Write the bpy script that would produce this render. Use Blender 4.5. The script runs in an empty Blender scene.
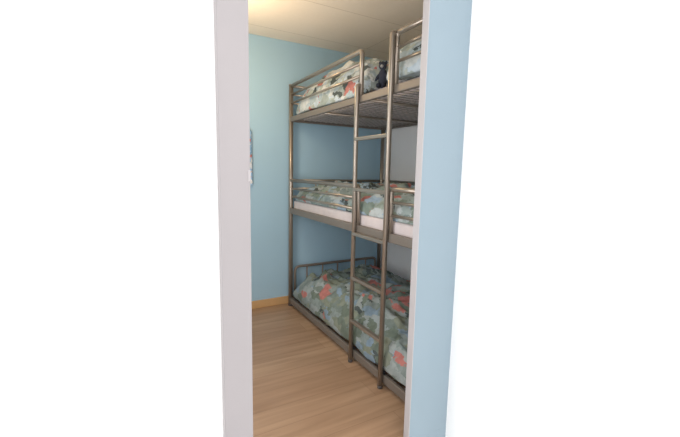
import bpy, bmesh, math, random
from mathutils import Vector, Matrix, noise
random.seed(4)
S = bpy.context.scene
C = S.collection
S.view_settings.view_transform = 'Standard'
S.view_settings.look = 'None'

# ------------------------------------------------------------------ materials
def newmat(name, col, rough=0.6, metal=0.0, var=0.0, scale=8.0, bump=0.0, bscale=60.0, spec=0.4):
    m = bpy.data.materials.new(name); m.use_nodes = True
    nt = m.node_tree; N = nt.nodes; L = nt.links
    b = N['Principled BSDF']
    b.inputs['Base Color'].default_value = (*col, 1)
    b.inputs['Roughness'].default_value = rough
    b.inputs['Metallic'].default_value = metal
    b.inputs['Specular IOR Level'].default_value = spec
    tc = N.new('ShaderNodeTexCoord')
    if var > 0:
        n = N.new('ShaderNodeTexNoise'); n.inputs['Scale'].default_value = scale; n.inputs['Detail'].default_value = 4
        L.new(tc.outputs['Object'], n.inputs['Vector'])
        mx = N.new('ShaderNodeMix'); mx.data_type = 'RGBA'
        mx.inputs[6].default_value = (*[c * (1 - var) for c in col], 1)
        mx.inputs[7].default_value = (*[min(1, c * (1 + var)) for c in col], 1)
        L.new(n.outputs['Fac'], mx.inputs[0]); L.new(mx.outputs[2], b.inputs['Base Color'])
    if bump > 0:
        n2 = N.new('ShaderNodeTexNoise'); n2.inputs['Scale'].default_value = bscale; n2.inputs['Detail'].default_value = 3
        L.new(tc.outputs['Object'], n2.inputs['Vector'])
        bp = N.new('ShaderNodeBump'); bp.inputs['Strength'].default_value = bump; bp.inputs['Distance'].default_value = 0.01
        L.new(n2.outputs['Fac'], bp.inputs['Height']); L.new(bp.outputs['Normal'], b.inputs['Normal'])
    return m

def fabric(name, cols, stops, scale, offs=0.0, distort=0.09, bump=0.5, nscale=8):
    """printed cotton: patches of a distorted Voronoi pattern, each patch one colour of the palette"""
    m = bpy.data.materials.new(name); m.use_nodes = True
    nt = m.node_tree; N = nt.nodes; L = nt.links
    b = N['Principled BSDF']; b.inputs['Roughness'].default_value = 0.9; b.inputs['Specular IOR Level'].default_value = 0.1
    tc = N.new('ShaderNodeTexCoord')
    mp = N.new('ShaderNodeMapping'); mp.inputs['Location'].default_value = (offs, offs * 1.7, 0); mp.inputs['Scale'].default_value = (1.3, .8, 1.2)
    mp.inputs['Rotation'].default_value = (0, 0, .5)
    L.new(tc.outputs['Object'], mp.inputs['Vector'])
    dn = N.new('ShaderNodeTexNoise'); dn.inputs['Scale'].default_value = nscale; dn.inputs['Detail'].default_value = 4
    dn.inputs['Roughness'].default_value = 0.6
    L.new(mp.outputs[0], dn.inputs['Vector'])
    sc = N.new('ShaderNodeVectorMath'); sc.operation = 'SCALE'; sc.inputs['Scale'].default_value = distort * 2
    L.new(dn.outputs['Color'], sc.inputs[0])
    ad = N.new('ShaderNodeVectorMath'); ad.operation = 'ADD'
    L.new(mp.outputs[0], ad.inputs[0]); L.new(sc.outputs[0], ad.inputs[1])
    vo = N.new('ShaderNodeTexVoronoi'); vo.inputs['Scale'].default_value = scale
    L.new(ad.outputs[0], vo.inputs['Vector'])
    sp = N.new('ShaderNodeSeparateColor'); L.new(vo.outputs['Color'], sp.inputs[0])
    r = N.new('ShaderNodeValToRGB'); r.color_ramp.interpolation = 'CONSTANT'
    e = r.color_ramp.elements
    e[0].position = 0; e[0].color = (*cols[0], 1)
    e[1].position = stops[1]; e[1].color = (*cols[1], 1)
    for c, s in list(zip(cols, stops))[2:]:
        k = e.new(s); k.color = (*c, 1)
    L.new(sp.outputs[0], r.inputs['Fac'])
    fn = N.new('ShaderNodeTexNoise'); fn.inputs['Scale'].default_value = 28; fn.inputs['Detail'].default_value = 3
    L.new(tc.outputs['Object'], fn.inputs['Vector'])
    fr = N.new('ShaderNodeValToRGB')
    fr.color_ramp.elements[0].position = .38; fr.color_ramp.elements[0].color = (.72, .74, .72, 1)
    fr.color_ramp.elements[1].position = .58; fr.color_ramp.elements[1].color = (1.10, 1.10, 1.10, 1)
    L.new(fn.outputs['Fac'], fr.inputs['Fac'])
    mx = N.new('ShaderNodeMix'); mx.data_type = 'RGBA'; mx.blend_type = 'MULTIPLY'; mx.inputs[0].default_value = .45
    L.new(r.outputs['Color'], mx.inputs[6]); L.new(fr.outputs['Color'], mx.inputs[7])
    L.new(mx.outputs[2], b.inputs['Base Color'])
    n3 = N.new('ShaderNodeTexNoise'); n3.inputs['Scale'].default_value = 14
    L.new(tc.outputs['Object'], n3.inputs['Vector'])
    bp = N.new('ShaderNodeBump'); bp.inputs['Strength'].default_value = bump; bp.inputs['Distance'].default_value = 0.02
    L.new(n3.outputs['Fac'], bp.inputs['Height']); L.new(bp.outputs['Normal'], b.inputs['Normal'])
    return m

def floor_material():
    m = bpy.data.materials.new('oak_laminate'); m.use_nodes = True
    nt = m.node_tree; N = nt.nodes; L = nt.links
    b = N['Principled BSDF']; b.inputs['Roughness'].default_value = 0.33; b.inputs['Specular IOR Level'].default_value = 0.45
    tc = N.new('ShaderNodeTexCoord')
    br = N.new('ShaderNodeTexBrick')
    br.inputs['Scale'].default_value = 1.0; br.inputs['Brick Width'].default_value = 1.9; br.inputs['Row Height'].default_value = 0.165
    br.inputs['Mortar Size'].default_value = 0.0015; br.inputs['Mortar Smooth'].default_value = 0.4
    br.offset = 0.37
    br.inputs['Color1'].default_value = (0.40, 0.248, 0.155, 1)
    br.inputs['Color2'].default_value = (0.47, 0.305, 0.195, 1)
    br.inputs['Mortar'].default_value = (0.29, 0.175, 0.11, 1)
    L.new(tc.outputs['Object'], br.inputs['Vector'])
    mp = N.new('ShaderNodeMapping'); mp.inputs['Scale'].default_value = (1.0, 13, 1)
    L.new(tc.outputs['Object'], mp.inputs['Vector'])
    n = N.new('ShaderNodeTexNoise'); n.inputs['Scale'].default_value = 1.5; n.inputs['Detail'].default_value = 5; n.inputs['Distortion'].default_value = 0.4
    L.new(mp.outputs[0], n.inputs['Vector'])
    r = N.new('ShaderNodeValToRGB')
    r.color_ramp.elements[0].position = 0.3; r.color_ramp.elements[0].color = (0.80, 0.77, 0.74, 1)
    r.color_ramp.elements[1].position = 0.64; r.color_ramp.elements[1].color = (1.09, 1.09, 1.08, 1)
    L.new(n.outputs['Fac'], r.inputs['Fac'])
    mx = N.new('ShaderNodeMix'); mx.data_type = 'RGBA'; mx.blend_type = 'MULTIPLY'; mx.inputs[0].default_value = 1
    L.new(br.outputs['Color'], mx.inputs[6]); L.new(r.outputs['Color'], mx.inputs[7])
    L.new(mx.outputs[2], b.inputs['Base Color'])
    return m

def ceiling_material():
    m = bpy.data.materials.new('ceiling_panels'); m.use_nodes = True
    nt = m.node_tree; N = nt.nodes; L = nt.links
    b = N['Principled BSDF']; b.inputs['Roughness'].default_value = 0.85
    tc = N.new('ShaderNodeTexCoord')
    br = N.new('ShaderNodeTexBrick')
    br.inputs['Scale'].default_value = 1.0; br.inputs['Brick Width'].default_value = 4.0; br.inputs['Row Height'].default_value = 0.62
    br.inputs['Mortar Size'].default_value = 0.004
    br.inputs['Color1'].default_value = (0.90, 0.79, 0.67, 1); br.inputs['Color2'].default_value = (0.92, 0.81, 0.69, 1)
    br.inputs['Mortar'].default_value = (0.70, 0.60, 0.49, 1)
    L.new(tc.outputs['Object'], br.inputs['Vector'])
    n = N.new('ShaderNodeTexNoise'); n.inputs['Scale'].default_value = 35; n.inputs['Detail'].default_value = 4
    L.new(tc.outputs['Object'], n.inputs['Vector'])
    mx = N.new('ShaderNodeMix'); mx.data_type = 'RGBA'; mx.blend_type = 'MULTIPLY'; mx.inputs[0].default_value = 0.06
    L.new(br.outputs['Color'], mx.inputs[6]); L.new(n.outputs['Fac'], mx.inputs[7])
    L.new(mx.outputs[2], b.inputs['Base Color'])
    return m

M = dict(
    blue=newmat('blue_wall_paint', (0.405, 0.60, 0.735), 0.75, var=0.03, scale=3, bump=0.08, bscale=120),
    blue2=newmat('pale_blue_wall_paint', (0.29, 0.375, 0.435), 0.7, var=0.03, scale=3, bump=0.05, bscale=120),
    lav=newmat('off_white_wall_paint', (0.96, 0.94, 0.95), 0.75, var=0.02, scale=3, bump=0.05, bscale=120),
    white=newmat('white_wall_paint', (0.97, 0.97, 0.97), 0.8, var=0.01, scale=2, bump=0.02, bscale=150),
    frame=newmat('door_frame_paint', (0.375, 0.352, 0.362), 0.45, var=0.03, scale=4, bump=0.03, bscale=40),
    frame2=newmat('door_jamb_paint', (0.46, 0.435, 0.445), 0.45, var=0.03, scale=4),
    pine=newmat('pine_baseboard', (0.62, 0.38, 0.18), 0.5, var=0.12, scale=9),
    metal=newmat('bronze_grey_metal_tube', (0.37, 0.315, 0.265), 0.28, metal=0.65, var=0.06, scale=6),
    rail=newmat('bronze_grey_metal_rail', (0.24, 0.205, 0.178), 0.5, metal=0.35, var=0.06, scale=6, spec=.3),
    wire=newmat('grey_wire', (0.40, 0.37, 0.35), 0.45, metal=0.4, var=0.05, scale=6),
    cap=newmat('dark_grey_rubber', (0.09, 0.08, 0.075), 0.6, var=0.1, scale=20),
    black=newmat('black_rubber', (0.03, 0.03, 0.032), 0.6, var=0.1, scale=20),
    plush=newmat('dark_plush', (0.05, 0.055, 0.075), 1.0, var=0.3, scale=60, bump=0.5, bscale=150, spec=.05),
    plushw=newmat('pale_plush', (0.35, 0.34, 0.33), 1.0, var=0.1, scale=60, bump=0.5, bscale=150, spec=.05),
    steel=newmat('brushed_steel', (0.45, 0.43, 0.42), 0.3, metal=0.9, var=0.05, scale=20),
    mattress=newmat('cream_pink_mattress', (0.68, 0.60, 0.60), 0.9, var=0.10, scale=14, bump=0.6, bscale=25),
    floor=floor_material(), ceil=ceiling_material())
red, dark = (0.50, 0.20, 0.18), (0.10, 0.12, 0.12)
ST = [0, .06, .11, .28, .44, .60, .76, .88]
M['duvet_shaded'] = fabric('map_print_cotton_shaded', [dark, red, (0.18, 0.215, 0.18), (0.27, 0.315, 0.305), (0.21, 0.25, 0.23), (0.35, 0.39, 0.39), (0.26, 0.285, 0.23), (0.25, 0.33, 0.41)], ST, 13, 0.6, .11)  # darkened copy of the print: shade of the lowest tier put into its colours
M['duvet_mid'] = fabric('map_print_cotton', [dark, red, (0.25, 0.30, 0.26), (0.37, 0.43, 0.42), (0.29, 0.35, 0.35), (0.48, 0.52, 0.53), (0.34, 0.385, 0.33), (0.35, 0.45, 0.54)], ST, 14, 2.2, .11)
M['duvet_lit'] = fabric('map_print_cotton_lit', [dark, red, (0.37, 0.42, 0.41), (0.60, 0.63, 0.63), (0.44, 0.52, 0.56), (0.70, 0.71, 0.71), (0.47, 0.51, 0.47), (0.55, 0.63, 0.70)], ST, 15, 4.7, .11)  # lightened copy of the print: light on the top tier put into its colours
M['cloth'] = fabric('hanging_print', [(0.55, 0.20, 0.20), (0.60, 0.25, 0.25), (0.26, 0.46, 0.68), (0.80, 0.82, 0.86), (0.30, 0.50, 0.72), (0.60, 0.70, 0.82), (0.34, 0.54, 0.76), (0.40, 0.58, 0.78)], ST, 30, 0, .04, .3, 20)

# ------------------------------------------------------------------ mesh helpers
def box(bm, x0, x1, y0, y1, z0, z1):
    vs = [bm.verts.new((x, y, z)) for x in (x0, x1) for y in (y0, y1) for z in (z0, z1)]
    for f in ((0,1,3,2),(4,6,7,5),(0,4,5,1),(2,3,7,6),(0,2,6,4),(1,5,7,3)):
        bm.faces.new([vs[i] for i in f])

def fillet(pts, r, n=5):
    pts = [Vector(p) for p in pts]; out = [pts[0]]
    for i in range(1, len(pts) - 1):
        a, b, c = pts[i-1], pts[i], pts[i+1]
        d1 = (a - b); d2 = (c - b)
        rr = min(r, d1.length * .49, d2.length * .49)
        p = b + d1.normalized() * rr; q = b + d2.normalized() * rr
        for k in range(n + 1):
            t = k / n
            out.append(p * (1-t)**2 + b * 2*t*(1-t) + q * t*t)
    out.append(pts[-1]); return out

def tube(bm, pts, r, n=12):
    pts = [Vector(p) for p in pts]
    rings = []; up = None
    for i, p in enumerate(pts):
        if i == 0: t = pts[1] - p
        elif i == len(pts) - 1: t = p - pts[i-1]
        else: t = (pts[i+1] - p).normalized() + (p - pts[i-1]).normalized()
        t.normalize()
        if up is None:
            up = Vector((0,0,1)) if abs(t.z) < .9 else Vector((1,0,0))
        s = t.cross(up).normalized(); up = s.cross(t).normalized()
        rings.append([bm.verts.new(p + (s * math.cos(a) + up * math.sin(a)) * r) for a in [2*math.pi*k/n for k in range(n)]])
    for a, b in zip(rings, rings[1:]):
        for k in range(n):
            bm.faces.new((a[k], a[(k+1)%n], b[(k+1)%n], b[k]))
    bm.faces.new(list(reversed(rings[0]))); bm.faces.new(rings[-1])

def ball(bm, c, r, rot=(0,0,0)):
    from mathutils import Euler
    mt = Matrix.Translation(c) @ Euler(rot).to_matrix().to_4x4() @ Matrix.Diagonal((*r, 1))
    bmesh.ops.create_uvsphere(bm, u_segments=20, v_segments=14, radius=1, matrix=mt)

def obj(name, bm, mat, parent=None, origin=(0,0,0), smooth=False, bevel=0.0, seg=2):
    bmesh.ops.recalc_face_normals(bm, faces=bm.faces)
    bmesh.ops.translate(bm, verts=bm.verts, vec=-Vector(origin))
    me = bpy.data.meshes.new(name); bm.to_mesh(me); bm.free()
    if smooth:
        for p in me.polygons: p.use_smooth = len(p.vertices) <= 4
    o = bpy.data.objects.new(name, me); C.objects.link(o)
    me.materials.append(mat)
    if parent is not None: o.parent = parent
    else: o.location = origin
    if bevel > 0:
        md = o.modifiers.new('bevel', 'BEVEL'); md.width = bevel; md.segments = seg; md.limit_method = 'ANGLE'
    return o

def struct(name, boxes, mat, bevel=0.0):
    bm = bmesh.new()
    for b in boxes: box(bm, *b)
    o = obj(name, bm, mat, bevel=bevel); o['kind'] = 'structure'; return o

def tag(o, label, cat, group=None):
    o['label'] = label; o['category'] = cat
    if group: o['group'] = group

# ------------------------------------------------------------------ the setting
CEIL = 2.46; BACK = 3.31; RIGHT = 2.40; LEFT = -0.35
F0, F1 = 1.250, 1.285          # partition faces (hallway side, room side)
HX = 1.358; HB = -0.16         # the hallway floor lies one step lower
struct('floor', [(LEFT - .1, RIGHT + .1, F0, BACK + .1, -0.1, 0)], M['floor'])
struct('floor_hallway', [(-1.6, RIGHT + .1, -1.2, F0, HB - .1, HB)], M['white'])
struct('ceiling', [(LEFT - .1, RIGHT + .1, F0, BACK + .1, CEIL, CEIL + .08)], M['ceil'])
struct('wall_back', [(LEFT - .1, RIGHT + .1, BACK, BACK + .1, 0, CEIL)], M['blue'])
struct('wall_right', [(RIGHT, RIGHT + .1, F1, BACK, 0, CEIL)], M['lav'])
struct('wall_left', [(LEFT - .1, LEFT, F1, BACK, 0, CEIL)], M['blue'])
struct('wall_front_left', [(-1.6, 0.30, F0, F1, 0, CEIL + .08), (-1.6, 0.30, F0 - .001, F0 + .02, HB, .01)], M['white'])
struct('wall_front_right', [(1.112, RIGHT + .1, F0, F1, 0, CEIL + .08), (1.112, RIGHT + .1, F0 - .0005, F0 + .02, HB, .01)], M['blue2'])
struct('wall_front_top', [(0.30, 1.112, F0, F1, 2.09, CEIL + .08)], M['white'])
struct('wall_hallway_right', [(HX, HX + .1, -1.2, F0, HB, CEIL + .08)], M['white'])
struct('baseboard_back', [(LEFT, RIGHT, BACK - .014, BACK, 0, .075)], M['pine'], 0.003)
struct('baseboard_right', [(RIGHT - .014, RIGHT, F1, BACK - .014, 0, .075)], M['pine'], 0.003)
t1 = struct('trim_1', [(0.243, 0.343, 1.220, F0, HB, 2.13), (0.30, 0.343, F0, F1 + .004, 0, 2.09)], M['frame'], 0.002)
bm = bmesh.new(); box(bm, 0.246, 0.259, 1.2192, 1.220, HB, 2.12); obj('frame_bead', bm, M['frame'], t1)
bm = bmesh.new(); box(bm, 0.335, 0.344, 1.218, 1.222, 1.268, 1.305)
obj('strike_plate', bm, M['frame2'], t1, bevel=.001)
struct('trim_2', [(1.108, 1.112, F0 - .002, F1 + .002, 0, 2.09)], M['frame2'], 0.001)
struct('trim_3', [(0.343, 1.108, F0, F1, 2.07, 2.09)], M['frame2'], 0.002)

# ------------------------------------------------------------------ triple bunk bed
BX0, BX1, BY0, BY1 = 1.29, 2.32, 1.325, 3.235
R0 = Vector(((BX0+BX1)/2, (BY0+BY1)/2, 0))
bed = bpy.data.objects.new('bunk_bed', None); C.objects.link(bed); bed.location = R0
tag(bed, 'tall three-tier bunk bed of bronze-grey metal tube with ladder', 'bunk bed')
def part(name, bm, mat, parent=bed, **k):
    return obj(name, bm, mat, parent, origin=R0, **k)
PR = 0.021
for x in (BX0, BX1):
    for y in (BY0, BY1):
        bm = bmesh.new(); tube(bm, [(x, y, 0.012), (x, y, 2.06)], PR, 16)
        p = part('post', bm, M['metal'], smooth=True)
        bm = bmesh.new(); tube(bm, [(x, y, 0.0), (x, y, 0.02)], PR + .002, 16)
        part('rubber_foot', bm, M['cap'], p, smooth=True)
        bm = bmesh.new(); tube(bm, [(x, y, 2.055), (x, y, 2.068)], PR + .001, 16)
        part('end_cap', bm, M['metal'], p, smooth=True)
decks = [0.055, 0.930, 1.760]
LY0, LY1, LX = 1.70, 2.05, 1.260
for i, z in enumerate(decks):
    hh = .022 if i == 2 else .027
    for x in (BX0, BX1):
        bm = bmesh.new(); box(bm, x - .013, x + .013, BY0, BY1, z - hh, z + hh)
        part('side_rail', bm, M['rail'], bevel=.005)
    for y in (BY0, BY1):
        bm = bmesh.new(); box(bm, BX0, BX1, y - .012, y + .012, z - .020, z + .020)
        part('end_rail', bm, M['rail'], bevel=.005)
    bm = bmesh.new()
    nx, ny = 18, 34
    for k in range(1, nx):
        x = BX0 + .013 + (BX1 - BX0 - .026) * k / nx
        box(bm, x - .0022, x + .0022, BY0 + .012, BY1 - .012, z - .002, z + .0022)
    for k in range(1, ny):
        y = BY0 + .012 + (BY1 - BY0 - .024) * k / ny
        box(bm, BX0 + .013, BX1 - .013, y - .0022, y + .0022, z - .006, z - .002)
    part('wire_base', bm, M['wire'])
    for k in (1, 2):
        y = BY0 + (BY1 - BY0) * k / 3
        bm = bmesh.new(); tube(bm, [(BX0 + .01, y, z - .016), (BX1 - .01, y, z - .016)], .009, 10)
        part('cross_bar', bm, M['metal'], smooth=True)
    if i == 0:
        for y in (BY0, BY1):
            bm = bmesh.new()
            tube(bm, fillet([(BX0+.045, y, z), (BX0+.045, y, .38), (BX1-.045, y, .38), (BX1-.045, y, z)], .05), .013, 10)
            for k in range(1, 6):
                x = BX0 + (BX1-BX0) * k/6
                tube(bm, [(x, y, z), (x, y, .38)], .008, 8)
            part('headboard', bm, M['rail'], smooth=True)
        continue
    top = 1.210 if i == 1 else 2.055
    hs = [top, top - .075, top - .15]
    for y in (BY0, BY1):
        bm = bmesh.new()
        for h in hs: tube(bm, [(BX0, y, h), (BX1, y, h)], .0125 if h == top else .008, 10)
        for k in (1, 2, 3):
            x = BX0 + (BX1-BX0)*k/4
            tube(bm, [(x, y, z), (x, y, top)], .007, 8)
        part('end_guard', bm, M['metal'], smooth=True)
    bm = bmesh.new()
    for h in (hs[0], hs[1]): tube(bm, [(BX1, BY0, h), (BX1, BY1, h)], .0115 if h == top else .008, 10)
    part('guard_rail', bm, M['metal'], smooth=True)
    for (ya, yb) in ((BY1, LY1 - .002), (BY0, LY0 - .006)):
        bm = bmesh.new()
        tube(bm, fillet([(BX0, ya, top), (BX0, yb, top), (BX0, yb, z)], .028), .0150, 12)
        for h in hs[1:]: tube(bm, [(BX0, ya, h), (BX0, yb, h)], .0090, 10)
        part('guard_rail', bm, M['metal'], smooth=True)

# ladder: the far stile hooks over the top bed rail, the near one runs on up beside the guard
bm = bmesh.new()
tube(bm, fillet([(LX, LY1, 0.015), (LX, LY1, 1.84), (BX0, LY1, 1.84), (BX0, LY1, 1.79)], .014, 4), .0150, 14)
tube(bm, fillet([(LX, LY0, 0.015), (LX, LY0, 2.05), (BX0 - .008, LY0, 2.05)], .010, 4), .0150, 14)
lad = part('ladder', bm, M['metal'], smooth=True)
for z in (0.30, 0.60, 0.90, 1.190, 1.51):
    bm = bmesh.new(); box(bm, LX - .014, LX + .014, LY0, LY1, z - .011, z + .011)
    part('rung', bm, M['metal'], lad, bevel=.004)
for y in (LY0, LY1):
    bm = bmesh.new(); tube(bm, [(LX, y, 0), (LX, y, .018)], .016, 14)
    part('rubber_foot', bm, M['cap'], lad, smooth=True)
    for z in decks[:2]:
        bm = bmesh.new()
        tube(bm, fillet([(LX, y, z - .03), (LX + .0, y, z + .045), (BX0, y, z + .045), (BX0 , y, z+.028)], .012, 3), .008, 8)
        part('hook', bm, M['black'], lad, smooth=True)

# ------------------------------------------------------------------ bedding
def sst(a, b, t):
    t = max(0, min(1, (t-a)/(b-a))); return t*t*(3-2*t)
def soft(name, x0, x1, y0, y1, zb, h, mat, p=8, fold=.02, seed=0, nu=90, nv=150, humps=(), bulge=.012, drop=0, thr=.87):
    bm = bmesh.new()
    cx, cy = (x0+x1)/2, (y0+y1)/2; hx, hy = (x1-x0)/2, (y1-y0)/2
    def prof(i, n):
        t = -1 + 2*i/n
        return math.sin(t*math.pi/2) * .55 + t * .45
    top = []; bot = []
    for i in range(nu+1):
        ra, rb = [], []
        u = prof(i, nu)
        for j in range(nv+1):
            v = prof(j, nv)
            e = (max(0, 1-abs(u)**p) * max(0, 1-abs(v)**(p*2))) ** .42
            x, y = cx + u*hx, cy + v*hy
            w = noise.noise(Vector((x*3.2 + seed, y*2.6, seed*1.3))) + .5*noise.noise(Vector((x*7+seed, y*6, 2)))
            r1 = 1 - abs(noise.noise(Vector((x*4+seed+w*.5, y*3+w*.9, 3.3))))*3.0
            r2 = 1 - abs(noise.noise(Vector((x*9+seed, y*8+w*1.2, 7.3))))*3.0
            dz = fold * (w*.9 + max(-.4, r1)*.8 + max(-.3, r2)*.55)
            for (hxx, hyy, rr, a) in humps:
                dz += a * math.exp(-((x-hxx)**2 + (y-hyy)**2)/(rr*rr))
            wob = bulge * noise.noise(Vector((x*4, y*6, seed+9)))
            eg = (0 < i < nu and 0 < j < nv)
            dd = drop * (1 + .35*noise.noise(Vector((x*5, y*5, seed+20))))
            sk = dd * sst(thr, thr + .05, abs(u))
            ox = wob * u; oy = wob * v
            vt = bm.verts.new((x+ox, y+oy, zb + .012 + (h-.012+dz)*e - dd*(1-e)*(1 if drop == 0 or abs(u) > thr-.1 else 0)))
            if not eg and abs(u) <= thr: vt.co.z = zb + .012
            ra.append(vt)
            rb.append(vt if not eg else bm.verts.new((x+ox, y+oy, min(vt.co.z - .006, zb - sk))))
        top.append(ra); bot.append(rb)
    for i in range(nu):
        for j in range(nv):
            bm.faces.new((top[i][j], top[i+1][j], top[i+1][j+1], top[i][j+1]))
            q = [bot[i][j], bot[i][j+1], bot[i+1][j+1], bot[i+1][j]]
            try: bm.faces.new(q)
            except ValueError: pass
    return obj(name, bm, mat, origin=(cx, cy, zb), smooth=True)
def mattress(z, label, th=.10, ins=.02):
    bm = bmesh.new(); box(bm, BX0+ins, BX1-ins, BY0+.02, BY1-.02, z, z+th)
    o = obj('mattress', bm, M['mattress'], origin=R0 + Vector((0,0,z)), bevel=.015, seg=4)
    tag(o, label, 'mattress'); return o
mattress(decks[0]+.0025, 'mattress on the lowest tier, almost hidden by grey-green printed duvet', .08, .085)
mattress(decks[1]+.0025, 'cream-pink mattress showing its bare side on the middle tier', .09)
mattress(decks[2]+.0025, 'mattress on the top tier, mostly hidden behind the guard rails', .07, .105)
d = soft('duvet', BX0-.007, BX1-.005, BY0+.045, BY1-.045, decks[0]+.085, .19, M['duvet_shaded'], p=4.5, fold=.045, seed=1, drop=.035, bulge=.012,
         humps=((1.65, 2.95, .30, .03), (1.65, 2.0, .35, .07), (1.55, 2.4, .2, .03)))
tag(d, 'rumpled grey-green printed duvet with red patches on the lowest tier', 'duvet')
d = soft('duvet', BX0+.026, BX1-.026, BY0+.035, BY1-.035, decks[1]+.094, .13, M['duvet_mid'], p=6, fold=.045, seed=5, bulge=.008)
tag(d, 'printed blue-green duvet on the middle tier above the cream mattress', 'duvet')
d = soft('duvet', BX0+.03, BX1-.03, 2.055, BY1-.045, decks[2]+.075, .215, M['duvet_lit'], p=6, fold=.045, seed=9, drop=.03, thr=.885, humps=((1.5, 2.6, .3, .04),))
tag(d, 'printed duvet in brightly lit tones on the top tier behind the long guard rail', 'duvet')
d = soft('pillow', BX0+.035, BX1-.25, BY0+.04, LY0+.13, decks[2]+.075, .22, M['duvet_lit'], p=5, fold=.02, seed=12, nu=60, nv=60)
tag(d, 'printed pillow in brightly lit tones at the top tier by the ladder opening', 'pillow')

# small dark soft toy in the ladder opening of the top tier
o0 = (0, 0, 0)
toy = bpy.data.objects.new('soft_toy', None); C.objects.link(toy); toy.location = (1.425, 2.010, decks[2] + .0735); toy.rotation_euler = (0, 0, .6)
toy.scale = (1.15, 1.15, 1.4)
tag(toy, 'small dark plush toy sitting on the top tier in the ladder opening', 'soft toy')
bm = bmesh.new(); ball(bm, (0, 0, .045), (.020, .026, .045)); obj('body', bm, M['plush'], toy, o0, smooth=True)
bm = bmesh.new(); ball(bm, (-.003, 0, .100), (.019, .022, .019))
for s in (-1, 1): ball(bm, (0, s*.018, .114), (.006, .008, .008))
hd = obj('head', bm, M['plush'], toy, o0, smooth=True)
bm = bmesh.new(); ball(bm, (-.019, 0, .096), (.008, .010, .007)); obj('muzzle', bm, M['plushw'], hd, o0, smooth=True)
for s in (-1, 1):
    bm = bmesh.new(); ball(bm, (-.010, s*.026, .052), (.008, .008, .024), (s*.5, .5, 0)); obj('arm', bm, M['plush'], toy, o0, smooth=True)
    bm = bmesh.new(); ball(bm, (-.024, s*.016, .011), (.022, .011, .011)); obj('leg', bm, M['plush'], toy, o0, smooth=True)

# ------------------------------------------------------------------ hanging cloth on the back wall
g0 = (.78, BACK-.03, 1.13)
g = bpy.data.objects.new('hanging_cloth', None); C.objects.link(g); g.location = g0
tag(g, 'blue and red printed cloth hanging on the far wall beside the left door frame', 'hanging cloth')
bm = bmesh.new(); n, m_ = 60, 24
for side in (0, 1):
    rows = []
    for j in range(m_+1):
        t = j/m_; z = 1.73 - .56*t; w = .085 + .084*min(1, t*6) + .006*t
        row = []
        for i in range(n+1):
            s = -1 + 2*i/n
            e = max(0, 1 - abs(s)**40)
            y = BACK - .028 + (.005*e if side else -.005*e) + .008*math.sin(s*14 + t*1.5)*(.4+.6*t)
            row.append(bm.verts.new((.770 + s*w, y, z + .008*math.sin(s*6)*t)))
        rows.append(row)
    for j in range(m_):
        for i in range(n):
            bm.faces.new((rows[j][i], rows[j][i+1], rows[j+1][i+1], rows[j+1][i]))
bmesh.ops.remove_doubles(bm, verts=bm.verts, dist=.0003)
obj('cloth', bm, M['cloth'], g, origin=g0, smooth=True)
bm = bmesh.new()
hk = .770
tube(bm, fillet([(hk, BACK, 1.77), (hk, BACK-.045, 1.77), (hk, BACK-.045, 1.80)], .02), .005, 8)
tube(bm, [(hk, BACK, 1.77), (hk, BACK-.006, 1.77)], .018, 12)
tube(bm, [(hk, BACK-.032, 1.70), (hk, BACK-.032, 1.78)], .003, 8)
obj('wall_hook', bm, M['steel'], g, origin=g0, smooth=True)

# ------------------------------------------------------------------ light
w = bpy.data.worlds.new('world'); S.world = w; w.use_nodes = True
w.node_tree.nodes['Background'].inputs[0].default_value = (1.0, 0.985, 0.98, 1)
w.node_tree.nodes['Background'].inputs[1].default_value = 1.52
def light(name, kind, loc, energy, col, size=.1, tgt=None):
    l = bpy.data.lights.new(name, kind); l.energy = energy; l.color = col
    if kind == 'POINT': l.shadow_soft_size = size
    else: l.size = size
    o = bpy.data.objects.new(name, l); C.objects.link(o); o.location = loc
    if tgt is not None: o.rotation_euler = (Vector(tgt)-Vector(loc)).to_track_quat('-Z', 'Y').to_euler()
    return o
light('ceiling_lamp_light', 'POINT', (.60, 2.60, 2.05), 13, (1.0, .76, .46), .12)
light('fill_from_left', 'AREA', (LEFT + .03, 1.95, 1.20), 22, (1.0, .98, .965), 1.2, (2.0, 2.6, 1.15))  # added soft fill to brighten bunks and back wall; no window built there
light('hallway_fill', 'AREA', (0.2, -0.6, 2.0), 9, (1.0, .96, .92), .9, (1.0, 1.6, .9))  # unseen area lamp added to brighten the white hallway walls and doorway

# ------------------------------------------------------------------ camera
yaw, th, ro = math.radians(29.4), math.radians(7.41), math.radians(1.15)
F = Vector((math.sin(yaw)*math.cos(th), math.cos(yaw)*math.cos(th), -math.sin(th)))
Rr = Vector((math.cos(yaw), -math.sin(yaw), 0)); U = Rr.cross(F)
Rc = Rr*math.cos(ro) + U*math.sin(ro); Uc = -Rr*math.sin(ro) + U*math.cos(ro)
cam = bpy.data.cameras.new('camera'); co = bpy.data.objects.new('camera', cam); C.objects.link(co)
mw = Matrix((Rc, Uc, -F)).transposed().to_4x4(); mw.translation = (0, 0, 1.31)
co.matrix_world = mw
cam.lens = 36*369/680; cam.sensor_width = 36; cam.clip_start = .02
S.camera = co
